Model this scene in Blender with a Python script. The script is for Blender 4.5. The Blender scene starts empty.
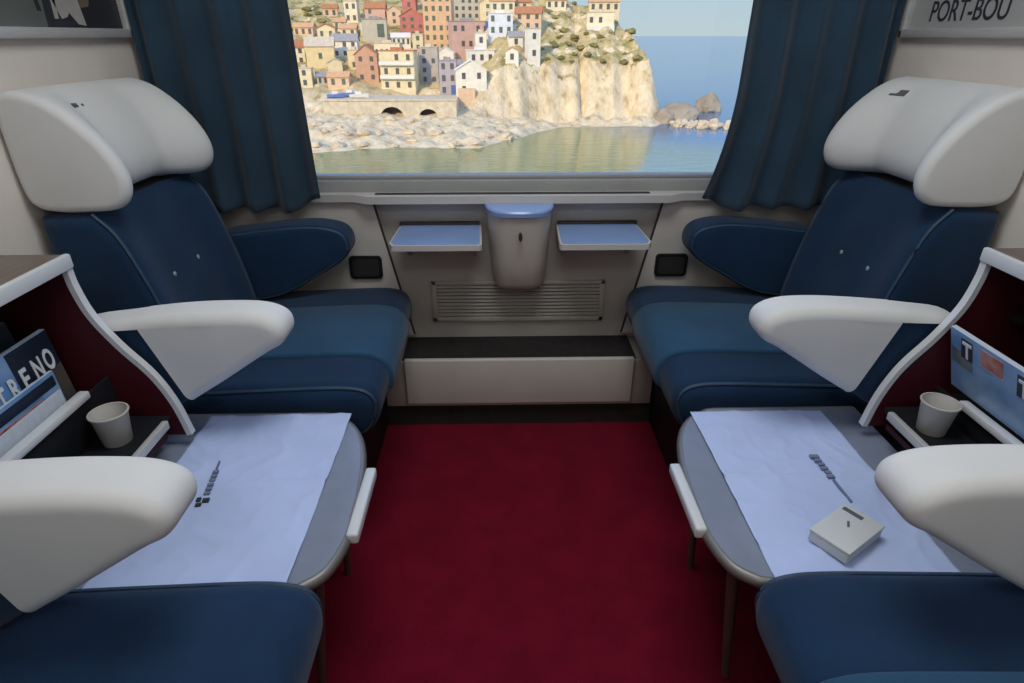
import bpy, bmesh, math, random
from mathutils import Vector, noise, Matrix
S = bpy.context.scene
COL = S.collection
rnd = random.Random(7)
PI = math.pi

# ------------------------------------------------------------------ materials
def mat(name, rgb, rough=.6, metal=0., var=.0, vscale=6., bump=0., bscale=200., spec=.5, rgb2=None, sheen=0., stretch=None):
    m = bpy.data.materials.new(name); m.use_nodes = True
    nt = m.node_tree; N = nt.nodes; L = nt.links
    b = N['Principled BSDF']
    b.inputs['Base Color'].default_value = (*rgb, 1)
    b.inputs['Roughness'].default_value = rough
    b.inputs['Metallic'].default_value = metal
    b.inputs['Specular IOR Level'].default_value = spec
    if sheen:
        b.inputs['Sheen Weight'].default_value = sheen
    tc = N.new('ShaderNodeTexCoord'); src = tc.outputs['Object']
    if stretch:
        mp = N.new('ShaderNodeMapping'); mp.inputs['Scale'].default_value = stretch
        L.new(src, mp.inputs[0]); src = mp.outputs[0]
    if var or rgb2:
        t = N.new('ShaderNodeTexNoise'); t.inputs['Scale'].default_value = vscale; t.inputs['Detail'].default_value = 5
        L.new(src, t.inputs['Vector'])
        r = N.new('ShaderNodeValToRGB')
        c2 = rgb2 or tuple(c*(1+var) for c in rgb); c1 = rgb if rgb2 else tuple(c*(1-var) for c in rgb)
        r.color_ramp.elements[0].position = .35; r.color_ramp.elements[1].position = .65
        r.color_ramp.elements[0].color = (*c1, 1); r.color_ramp.elements[1].color = (*c2, 1)
        L.new(t.outputs['Fac'], r.inputs[0]); L.new(r.outputs[0], b.inputs['Base Color'])
    if bump:
        t2 = N.new('ShaderNodeTexNoise'); t2.inputs['Scale'].default_value = bscale; t2.inputs['Detail'].default_value = 3
        L.new(src, t2.inputs['Vector'])
        bp = N.new('ShaderNodeBump'); bp.inputs['Strength'].default_value = bump; bp.inputs['Distance'].default_value = .002 if bscale > 20 else .05
        L.new(t2.outputs['Fac'], bp.inputs['Height']); L.new(bp.outputs[0], b.inputs['Normal'])
    return m

M = {}
M['navy'] = mat('navy_velour', (.0070, .030, .074), .85, var=.12, vscale=9, bump=.3, bscale=420, spec=.2, sheen=.12)
M['blue'] = mat('blue_velour', (.021, .075, .145), .85, var=.10, vscale=9, bump=.3, bscale=420, spec=.2, sheen=.15)
M['piping'] = mat('piping_cord', (.026, .056, .10), .6, var=.1, vscale=60)
M['cover'] = mat('white_cover_cloth', (.70, .70, .685), .8, var=.03, vscale=5, bump=.12, bscale=60, spec=.2)
M['mark'] = mat('grey_print', (.10, .11, .12), .7, var=.1)
M['button'] = mat('button_metal', (.45, .48, .52), .4, .3, var=.05)
M['beige'] = mat('beige_laminate', (.58, .54, .485), .5, var=.05, vscale=3, bump=.05, bscale=90)
M['beige2'] = mat('beige_panel', (.46, .425, .38), .55, var=.05, vscale=3, bump=.05, bscale=90)
M['ledge'] = mat('pale_ledge', (.58, .55, .52), .45, var=.04, vscale=4)
M['alu'] = mat('brushed_aluminium', (.62, .62, .61), .42, .3, var=.05, vscale=20, stretch=(1, 1, 12))
M['darkmetal'] = mat('dark_metal', (.05, .045, .042), .45, .4, var=.1)
M['black'] = mat('black_plastic', (.011, .012, .015), .55, var=.1, spec=.25)
M['dark'] = mat('dark_rubber_mat', (.018, .014, .013), .85, var=.25, vscale=30, bump=.4, bscale=120)
M['carpet'] = mat('red_carpet', (.17, .004, .018), .95, var=.12, vscale=10, bump=.6, bscale=500, spec=.1, sheen=.05)
M['redwall'] = mat('dark_red_laminate', (.065, .005, .011), .5, var=.1, vscale=5)
M['whitetrim'] = mat('white_edge_trim', (.66, .67, .68), .35, var=.03)
M['wood'] = mat('brown_wood_top', (.13, .095, .075), .4, rgb2=(.17, .13, .10), vscale=7, stretch=(12, 1, 12))
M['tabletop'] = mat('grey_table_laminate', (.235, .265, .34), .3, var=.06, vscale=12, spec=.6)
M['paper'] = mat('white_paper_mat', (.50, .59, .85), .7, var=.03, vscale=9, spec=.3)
M['cardboard'] = mat('white_carton', (.62, .64, .62), .55, var=.03)
M['cup'] = mat('paper_cup', (.55, .53, .49), .6, var=.04)
M['film'] = mat('clear_wrapper', (.70, .72, .80), .15, var=.03)
M['skytint'] = mat('sky_tinted_gloss', (.27, .40, .70), .25, var=.04, vscale=10, spec=.7)  # tray tops: blue sky reflection put into the base colour
M['curtain'] = mat('blue_curtain_cloth', (.024, .053, .084), .9, var=.15, vscale=5, bump=.3, bscale=300, spec=.15, sheen=.25)
M['magblue'] = mat('magazine_sky_cover', (.10, .25, .50), .3, rgb2=(.32, .48, .72), vscale=9)
M['magbrown'] = mat('magazine_ground_photo', (.10, .085, .07), .35, rgb2=(.05, .05, .055), vscale=22)
M['maggrey'] = mat('magazine_grey_photo', (.22, .25, .27), .35, rgb2=(.12, .14, .16), vscale=22)
M['magnavy'] = mat('magazine_navy_cover', (.012, .02, .042), .35, var=.2)
M['magdark'] = mat('magazine_dark_cover', (.025, .05, .075), .35, var=.2)
M['pages'] = mat('page_edges', (.55, .60, .66), .6, var=.05, vscale=80)
M['letter'] = mat('pale_lettering', (.72, .76, .80), .5, var=.02)
M['letterdark'] = mat('dark_lettering', (.03, .035, .045), .5, var=.05)
M['redprint'] = mat('red_print', (.42, .07, .05), .4, rgb2=(.55, .30, .25), vscale=30)
M['poster'] = mat('poster_paper', (.40, .40, .39), .45, var=.04)
M['postergreen'] = mat('poster_grey_green', (.13, .14, .13), .5, var=.15, vscale=4)
M['posterdark'] = mat('poster_charcoal', (.028, .03, .038), .5, var=.2)
M['postercream'] = mat('poster_cream', (.42, .39, .36), .5, var=.15, vscale=9)
M['posterbrown'] = mat('poster_brown', (.17, .12, .09), .5, var=.2, vscale=9)
M['wall'] = mat('partition_laminate', (.79, .72, .65), .5, var=.04, vscale=3, bump=.05, bscale=90)
M['rim'] = mat('table_edge_metal', (.22, .205, .195), .45, .5, var=.05)
M['winframe'] = mat('window_frame_grey', (.33, .33, .32), .6, var=.04, vscale=8)
M['ink'] = mat('paper_ink', (.17, .20, .29), .7, var=.05)
M['legmetal'] = mat('table_leg_metal', (.11, .075, .065), .5, .2, var=.1)
M['ceiling'] = mat('ceiling_panel', (.55, .54, .52), .6, var=.03)

def glass():
    m = bpy.data.materials.new('window_glass'); m.use_nodes = True
    nt = m.node_tree; N = nt.nodes; N.clear()
    o = N.new('ShaderNodeOutputMaterial'); mx = N.new('ShaderNodeMixShader')
    t = N.new('ShaderNodeBsdfTransparent'); t.inputs[0].default_value = (.96, .975, .97, 1)
    g = N.new('ShaderNodeBsdfGlossy'); g.inputs['Roughness'].default_value = .02
    f = N.new('ShaderNodeFresnel'); f.inputs[0].default_value = 1.3
    nt.links.new(f.outputs[0], mx.inputs[0]); nt.links.new(t.outputs[0], mx.inputs[1]); nt.links.new(g.outputs[0], mx.inputs[2])
    nt.links.new(mx.outputs[0], o.inputs[0]); return m
M['glass'] = glass()

# ------------------------------------------------------------------ helpers
def link(name, me, m, parent=None, angle=35):
    if m is not None: me.materials.append(m)
    for p in me.polygons: p.use_smooth = True
    me.set_sharp_from_angle(angle=math.radians(angle))
    o = bpy.data.objects.new(name, me); COL.objects.link(o)
    if parent is not None:
        o.parent = parent
        o.matrix_parent_inverse = Matrix.Translation(-parent_loc(parent))
    return o
def parent_loc(p):
    v = Vector(p.location)
    if p.parent is not None:
        v = Vector((0, 0, 0)) + v + p.matrix_parent_inverse.translation + parent_loc(p.parent)
    return v
def from_bm(name, bm, m, parent=None, angle=35, recalc=True):
    if recalc: bmesh.ops.recalc_face_normals(bm, faces=bm.faces[:])
    me = bpy.data.meshes.new(name); bm.to_mesh(me); bm.free()
    return link(name, me, m, parent, angle)
def thing(name, label, cat, loc=(0, 0, 0), group=None):
    o = bpy.data.objects.new(name, None); COL.objects.link(o); o.location = loc
    o.empty_display_size = .05
    return tag(o, label, cat, group)
def tag(o, label, cat, group=None, kind=None):
    o['label'] = label; o['category'] = cat
    if group: o['group'] = group
    if kind: o['kind'] = kind
    return o
def struct(o):
    o['kind'] = 'structure'; return o

def add_box(bm, lo, hi, bev=0., seg=2):
    vs = [bm.verts.new((x, y, z)) for x in (lo[0], hi[0]) for y in (lo[1], hi[1]) for z in (lo[2], hi[2])]
    F = [(0, 1, 3, 2), (4, 6, 7, 5), (0, 4, 5, 1), (2, 3, 7, 6), (0, 2, 6, 4), (1, 5, 7, 3)]
    fs = [bm.faces.new([vs[i] for i in f]) for f in F]
    if bev:
        es = list({e for f in fs for e in f.edges})
        bmesh.ops.bevel(bm, geom=es, offset=bev, segments=seg, profile=.5, affect='EDGES')
def box(name, lo, hi, m, parent=None, bev=0., seg=2):
    bm = bmesh.new()
    lo2 = [min(a, b) for a, b in zip(lo, hi)]; hi2 = [max(a, b) for a, b in zip(lo, hi)]
    add_box(bm, lo2, hi2, bev, seg)
    return from_bm(name, bm, m, parent)
def add_prism(bm, pts, axis, a0, a1):
    """pts 2D outline extruded along axis 0/1/2 from a0 to a1 (other two coords in order)"""
    def P(p, a):
        return {0: (a, p[0], p[1]), 1: (p[0], a, p[1]), 2: (p[0], p[1], a)}[axis]
    A = [bm.verts.new(P(p, a0)) for p in pts]; B = [bm.verts.new(P(p, a1)) for p in pts]
    n = len(pts)
    bm.faces.new(A); bm.faces.new(B[::-1])
    for i in range(n): bm.faces.new((A[i], B[i], B[(i+1) % n], A[(i+1) % n]))
def prism(name, pts, axis, a0, a1, m, parent=None, angle=35):
    bm = bmesh.new(); add_prism(bm, pts, axis, a0, a1); return from_bm(name, bm, m, parent, angle)
def smooth_closed(pts, n=6):
    out = []; N = len(pts)
    for i in range(N):
        p0, p1, p2, p3 = (Vector(pts[(i+k-1) % N]) for k in range(4))
        for j in range(n):
            t = j/n
            out.append(tuple(.5*((2*p1)+(p2-p0)*t+(2*p0-5*p1+4*p2-p3)*t*t+(3*p1-p0-3*p2+p3)*t**3)))
    return out
def smooth_open(pts, n=8):
    q = [2*Vector(pts[0])-Vector(pts[1])] + [Vector(p) for p in pts] + [2*Vector(pts[-1])-Vector(pts[-2])]
    out = []
    for i in range(1, len(q)-2):
        p0, p1, p2, p3 = q[i-1:i+3]
        for j in range(n):
            t = j/n
            out.append(tuple(.5*((2*p1)+(p2-p0)*t+(2*p0-5*p1+4*p2-p3)*t*t+(3*p1-p0-3*p2+p3)*t**3)))
    out.append(tuple(q[-2])); return out
def area2(o): return sum(a[0]*b[1]-b[0]*a[1] for a, b in zip(o, o[1:]+o[:1]))
def inset(o, d):
    n = len(o); out = []
    for i in range(n):
        a, b, c = Vector(o[i-1]), Vector(o[i]), Vector(o[(i+1) % n])
        e1 = (b-a); e2 = (c-b)
        if e1.length < 1e-7: e1 = e2
        if e2.length < 1e-7: e2 = e1
        n1 = Vector((-e1.y, e1.x)).normalized(); n2 = Vector((-e2.y, e2.x)).normalized()
        nn = n1+n2
        nn = nn.normalized() if nn.length > 1e-6 else n1
        k = 1/max(.55, nn.dot(n1))
        out.append(tuple(b+nn*d*k))
    return out
def pillow_bm(o, y0, y1, r, n=4, mid=1, f=None, s=1, axis=1, r0=None):
    """slab of outline o (u,z) along y with rounded rims; x = s*u"""
    if area2(o) < 0: o = o[::-1]
    bm = bmesh.new(); rings = []
    st = []
    for k in range(n+1):
        th = k/n*PI/2; st.append((y0+r*(1-math.cos(th)), r*(1-math.sin(th))))
    for k in range(1, mid): st.append((y0+r+(y1-y0-2*r)*k/mid, 0))
    for k in range(n, -1, -1):
        th = k/n*PI/2; st.append((y1-r*(1-math.cos(th)), r*(1-math.sin(th))))
    for y, d in st:
        ring = []
        for u, z in inset(o, d) if d > 1e-6 else o:
            p = (u, y, z)
            if f: p = f(*p)
            if axis == 2: p = (p[0], p[2], p[1])
            ring.append(bm.verts.new((s*p[0], p[1], p[2])))
        rings.append(ring)
    N = len(o)
    for A, B in zip(rings, rings[1:]):
        for i in range(N): bm.faces.new((A[i], A[(i+1) % N], B[(i+1) % N], B[i]))
    bm.faces.new(rings[0][::-1]); bm.faces.new(rings[-1])
    return bm
def pillow(name, o, y0, y1, r, m, parent=None, **k):
    return from_bm(name, pillow_bm(o, y0, y1, r, **k), m, parent, 50)
def tube_bm(bm, pts, r, seg=8, closed=False):
    pts = [Vector(p) for p in pts]; n = len(pts); rings = []
    for i, p in enumerate(pts):
        a = pts[i-1] if (i or closed) else p; b = pts[(i+1) % n] if (i < n-1 or closed) else p
        t = (b-a).normalized(); up = Vector((0, 0, 1)) if abs(t.z) < .95 else Vector((1, 0, 0))
        u = t.cross(up).normalized(); v = u.cross(t)
        rr = r[i] if isinstance(r, (list, tuple)) else r
        rings.append([bm.verts.new(p+(u*math.cos(2*PI*k/seg)+v*math.sin(2*PI*k/seg))*rr) for k in range(seg)])
    pr = list(zip(rings, rings[1:])) + ([(rings[-1], rings[0])] if closed else [])
    for A, B in pr:
        for k in range(seg): bm.faces.new((A[k], A[(k+1) % seg], B[(k+1) % seg], B[k]))
    if not closed: bm.faces.new(rings[0][::-1]); bm.faces.new(rings[-1])
def tube(name, pts, r, m, parent=None, seg=8, closed=False):
    bm = bmesh.new(); tube_bm(bm, pts, r, seg, closed); return from_bm(name, bm, m, parent, 60)
def lathe(name, prof, loc, m, parent=None, seg=32):
    bm = bmesh.new(); rings = []
    for r, z in prof:
        rings.append([bm.verts.new((loc[0]+r*math.cos(2*PI*k/seg), loc[1]+r*math.sin(2*PI*k/seg), loc[2]+z)) for k in range(seg)])
    for A, B in zip(rings, rings[1:]):
        for k in range(seg): bm.faces.new((A[k], A[(k+1) % seg], B[(k+1) % seg], B[k]))
    bm.faces.new(rings[0][::-1]); bm.faces.new(rings[-1])
    return from_bm(name, bm, m, parent, 40)
def text(name, body, size, origin, right, up, m, parent=None, bold=0., xs=1., depth=.0006, spacing=1.):
    """real lettering: origin = lower left corner, right/up = world axes of the line"""
    cu = bpy.data.curves.new(name, 'FONT'); cu.body = body; cu.size = size; cu.extrude = depth; cu.offset = bold
    cu.space_character = spacing
    tmp = bpy.data.objects.new(name, cu); COL.objects.link(tmp)
    bpy.context.view_layer.update()
    me = bpy.data.meshes.new_from_object(tmp.evaluated_get(bpy.context.evaluated_depsgraph_get()))
    bpy.data.objects.remove(tmp)
    R = Vector(right).normalized(); U = Vector(up).normalized(); Nn = R.cross(U)
    O = Vector(origin)
    for v in me.vertices:
        c = v.co.copy(); v.co = O+R*c.x*xs+U*c.y+Nn*c.z
    return link(name, me, m, parent, 30)
def quadplate(name, c, right, up, w, h, t, m, parent=None, bev=0.):
    """flat plate: c = lower left corner, thickness t towards right x up"""
    bm = bmesh.new(); add_box(bm, (0, 0, 0), (w, h, t), bev)
    R = Vector(right).normalized(); U = Vector(up).normalized(); Nn = R.cross(U)
    for v in bm.verts:
        q = v.co.copy(); v.co = Vector(c)+R*q.x+U*q.y+Nn*q.z
    return from_bm(name, bm, m, parent)

# ------------------------------------------------------------------ room shell
YW = 1.97; XW = 1.09; YB = -1.15; ZC = 2.25
struct(box('floor', (-XW-.1, YB-.1, -.08), (XW+.1, YW+.08, 0), M['carpet']))
struct(box('ceiling', (-XW-.1, YB-.1, ZC), (XW+.1, YW+.08, ZC+.08), M['ceiling']))
struct(box('wall_left', (-XW-.06, YB, 0), (-XW, YW+.08, ZC), M['wall']))
struct(box('wall_right', (XW, YB, 0), (XW+.06, YW+.08, ZC), M['wall']))
struct(box('wall_back', (-XW-.06, YB-.06, 0), (XW+.06, YB, ZC), M['beige']))
WX = .93; WZ0 = .848; WZ1 = 1.66
bm = bmesh.new()
add_box(bm, (-XW, YW, 0), (XW, YW+.08, WZ0-.06)); add_box(bm, (-XW, YW, WZ0-.06), (-WX, YW+.08, ZC))
add_box(bm, (WX, YW, WZ0-.06), (XW, YW+.08, ZC)); add_box(bm, (-WX, YW, WZ1), (WX, YW+.08, ZC))
struct(from_bm('wall_window', bm, M['beige2']))
win = struct(thing('window_1', 'wide train window with aluminium frame between the blue curtains', 'window', (0, YW, WZ0-.06)))
bm = bmesh.new()
add_box(bm, (-WX, YW-.012, WZ0-.06), (WX, YW+.05, WZ0-.012), .006); add_box(bm, (-WX, YW+.006, WZ0-.012), (WX, YW+.05, WZ0), .004)
add_box(bm, (-WX, YW-.012, WZ1-.05), (WX, YW+.05, WZ1), .006)
add_box(bm, (-WX, YW-.012, WZ0-.06), (-WX+.05, YW+.05, WZ1), .006); add_box(bm, (WX-.05, YW-.012, WZ0-.06), (WX, YW+.05, WZ1), .006)
from_bm('window_frame', bm, M['winframe'], win)
box('pane', (-WX+.05, YW+.026, WZ0-.002), (WX-.05, YW+.03, WZ1-.05), M['glass'], win)

# ledge under the window, with the slot in its middle
sill = struct(prism('trim_1', [(-XW, YW), (XW, YW), (XW, YW-.045), (.53, YW-.045), (.48, YW-.075), (-.48, YW-.075), (-.53, YW-.045), (-XW, YW-.045)], 2, .775, .799, M['ledge']))
box('heating_slot', (-.46, YW-.05, .7995), (.42, YW-.028, .801), M['darkmetal'], sill)
# slanted side panels left and right of the central niche
for s, nm in ((-1, 'trim_2'), (1, 'trim_3')):
    struct(prism(nm, [(s*XW, .775), (s*.475, .775), (s*.375, .29), (s*XW, .29)], 1, YW-.026, YW-.001, M['beige']))
    struct(tube(('trim_4', 'trim_5')[s > 0], [(s*.474, YW-.022, .77), (s*.374, YW-.022, .292)], .005, M['darkmetal'], seg=6))
# skirting of the window wall
struct(box('baseboard_window', (-XW, 1.80, .0), (XW, YW-.001, .085), M['dark']))

# heating duct bench
duct = thing('heating_bench', 'low beige heating duct box with dark top beneath the window', 'heater', (0, 1.86, .085))
box('duct_body', (-.465, 1.79, .085), (.465, YW-.001, .262), M['beige2'], duct, .004)
box('front_panel', (-.392, 1.774, .10), (.392, 1.793, .278), M['beige'], duct, .007, 3)
box('top_mat', (-.40, 1.80, .262), (.40, YW-.001, .268), M['dark'], duct)

# heater grille
gr = thing('heater_grille', 'wide slatted heater grille below the waste bin', 'vent', (0, YW, .36))
bm = bmesh.new(); gx, g0, g1 = .305, .335, .488
add_box(bm, (-gx, YW-.014, g0), (gx, YW-.001, g0+.018), .003); add_box(bm, (-gx, YW-.014, g1-.014), (gx, YW-.001, g1), .003)
add_box(bm, (-gx, YW-.014, g0), (-gx+.018, YW-.001, g1), .003); add_box(bm, (gx-.018, YW-.014, g0), (gx, YW-.001, g1), .003)
from_bm('grille_frame', bm, M['beige2'], gr)
box('backing', (-gx+.01, YW-.004, g0+.01), (gx-.01, YW-.0005, g1-.01), M['darkmetal'], gr)
for k in range(9):
    z = g0+.022+k*.0132
    o = prism('slat', [(YW-.012, z), (YW-.003, z+.007), (YW-.003, z+.0085), (YW-.012, z+.003)], 0, -gx+.016, gx-.016, M['beige2'], gr)

# wall plates
for s, w in ((-1, 'left'), (1, 'right')):
    x = s*.520+.002
    pl = thing('socket_cover', f'small black rounded plate on the wall panel beside the {w} window armrest', 'wall plate', (x, YW-.026, .545))
    rr = [(x+math.copysign(.041, math.cos(a))+.014*math.cos(a), .55+math.copysign(.026, math.sin(a))+.014*math.sin(a)) for a in [k*PI/12+.01 for k in range(24)]]
    prism('cover', rr, 1, YW-.036, YW-.0262, M['black'], pl)
    prism('flap', [(x+(p[0]-x)*.8, .55+(p[1]-.55)*.75) for p in rr], 1, YW-.039, YW-.036, M['darkmetal'], pl)

# ------------------------------------------------------------------ waste bin
bn = thing('waste_bin', 'beige tapered waste bin with blue lid on the window wall', 'bin', (0, 1.92, .49))
def binring(hw, d, n=14):
    # D shape, flat at the wall
    out = [(-hw, YW-.001)]
    for k in range(n+1):
        a = PI+PI*k/n
        out.append((hw*math.copysign(abs(math.cos(a))**.55, math.cos(a)), YW-.04+(d-.04)*math.sin(a)*1.0 if True else 0))
    out.append((hw, YW-.001)); return out
bm = bmesh.new(); rings = []
for z, hw, d in ((.487, .055, .07), (.490, .070, .09), (.50, .083, .115), (.52, .090, .13), (.60, .097, .152), (.755, .104, .178)):
    rings.append([bm.verts.new((x, y, z)) for x, y in binring(hw, d)])
for A, B in zip(rings, rings[1:]):
    for i in range(len(A)): bm.faces.new((A[i], A[(i+1) % len(A)], B[(i+1) % len(A)], B[i]))
bm.faces.new(rings[0]); bm.faces.new(rings[-1])
from_bm('bin_body', bm, M['beige'], bn, 40)
bm = bmesh.new(); rings = []
for z, e in ((.757, .0), (.759, .006), (.772, .008), (.777, .004)):
    rings.append([bm.verts.new((x, y, z)) for x, y in binring(.104+e, .182+e)])
for A, B in zip(rings, rings[1:]):
    for i in range(len(A)): bm.faces.new((A[i], A[(i+1) % len(A)], B[(i+1) % len(A)], B[i]))
bm.faces.new(rings[0]); bm.faces.new(rings[-1])
from_bm('bin_lid', bm, M['skytint'], bn, 40)
lock = prism('lock', [(.006*math.cos(a), .70+.013*math.sin(a)) for a in [k*PI/8 for k in range(16)]], 1, 1.777, 1.79, M['darkmetal'], bn)

# fold-down trays
for s, w in ((-1, 'left'), (1, 'right')):
    t = thing('folding_tray', f'small fold-down wall tray with painted sky reflection {w} of the waste bin', 'tray', (s*.26, YW, .69))
    o = [(s*.125, YW-.004), (s*.392, YW-.004), (s*.400, 1.765), (s*.390, 1.742), (s*.377, 1.737), (s*.125, 1.737), (s*.118, 1.745), (s*.118, 1.76)]
    prism('tray_rim', o, 2, .672, .6895, M['ledge'], t)
    i2 = [(s*.262+(x-s*.262)*.955, y if y > 1.9 else y+.007) for x, y in o]
    prism('tray_top', i2, 2, .688, .6915, M['skytint'], t)
    for xx in (.15, .37):
        prism('bracket', [(YW-.002, .672), (1.86, .672), (YW-.002, .58)], 0, s*xx-.006, s*xx+.006, M['beige2'], t)
    box('hinge', (s*.13, YW-.02, .68), (s*.395, YW-.0008, .70), M['darkmetal'], t, .003)

# ------------------------------------------------------------------ seats
ARM0 = smooth_closed([(.483, .703), (.492, .728), (.53, .744), (.60, .748), (.70, .744), (.80, .733), (.90, .715), (.93, .66), (.92, .50), (.86, .475), (.78, .50), (.70, .553), (.62, .603), (.53, .662), (.495, .682)], 5)
WARM = smooth_closed([(.527, .675), (.538, .708), (.57, .728), (.64, .738), (.74, .732), (.84, .72), (.93, .70), (.95, .60), (.93, .50), (.82, .495), (.73, .52), (.65, .565), (.57, .612), (.535, .645)], 5)
CUSH0 = smooth_open([(.86, .47), (.80, .487), (.70, .494), (.58, .499), (.46, .503), (.40, .500), (.362, .486), (.343, .455), (.345, .415), (.362, .375), (.39, .352), (.44, .345)], 5) + [(.60, .34), (.86, .34)]
BACK = [(1.07, .40), (1.07, .895), (1.0, .902)] + smooth_open([(.945, .903), (.905, .85), (.872, .75), (.845, .64), (.828, .54), (.82, .46), (.825, .40)], 5)
HEAD = smooth_closed([(1.062, .915), (1.082, .945), (1.086, 1.03), (1.08, 1.125), (1.05, 1.152), (.995, 1.142), (.945, 1.110), (.899, 1.063), (.868, 1.012), (.858, .968), (.87, .93), (.90, .911), (.96, .906), (1.02, .906)], 5)

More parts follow.
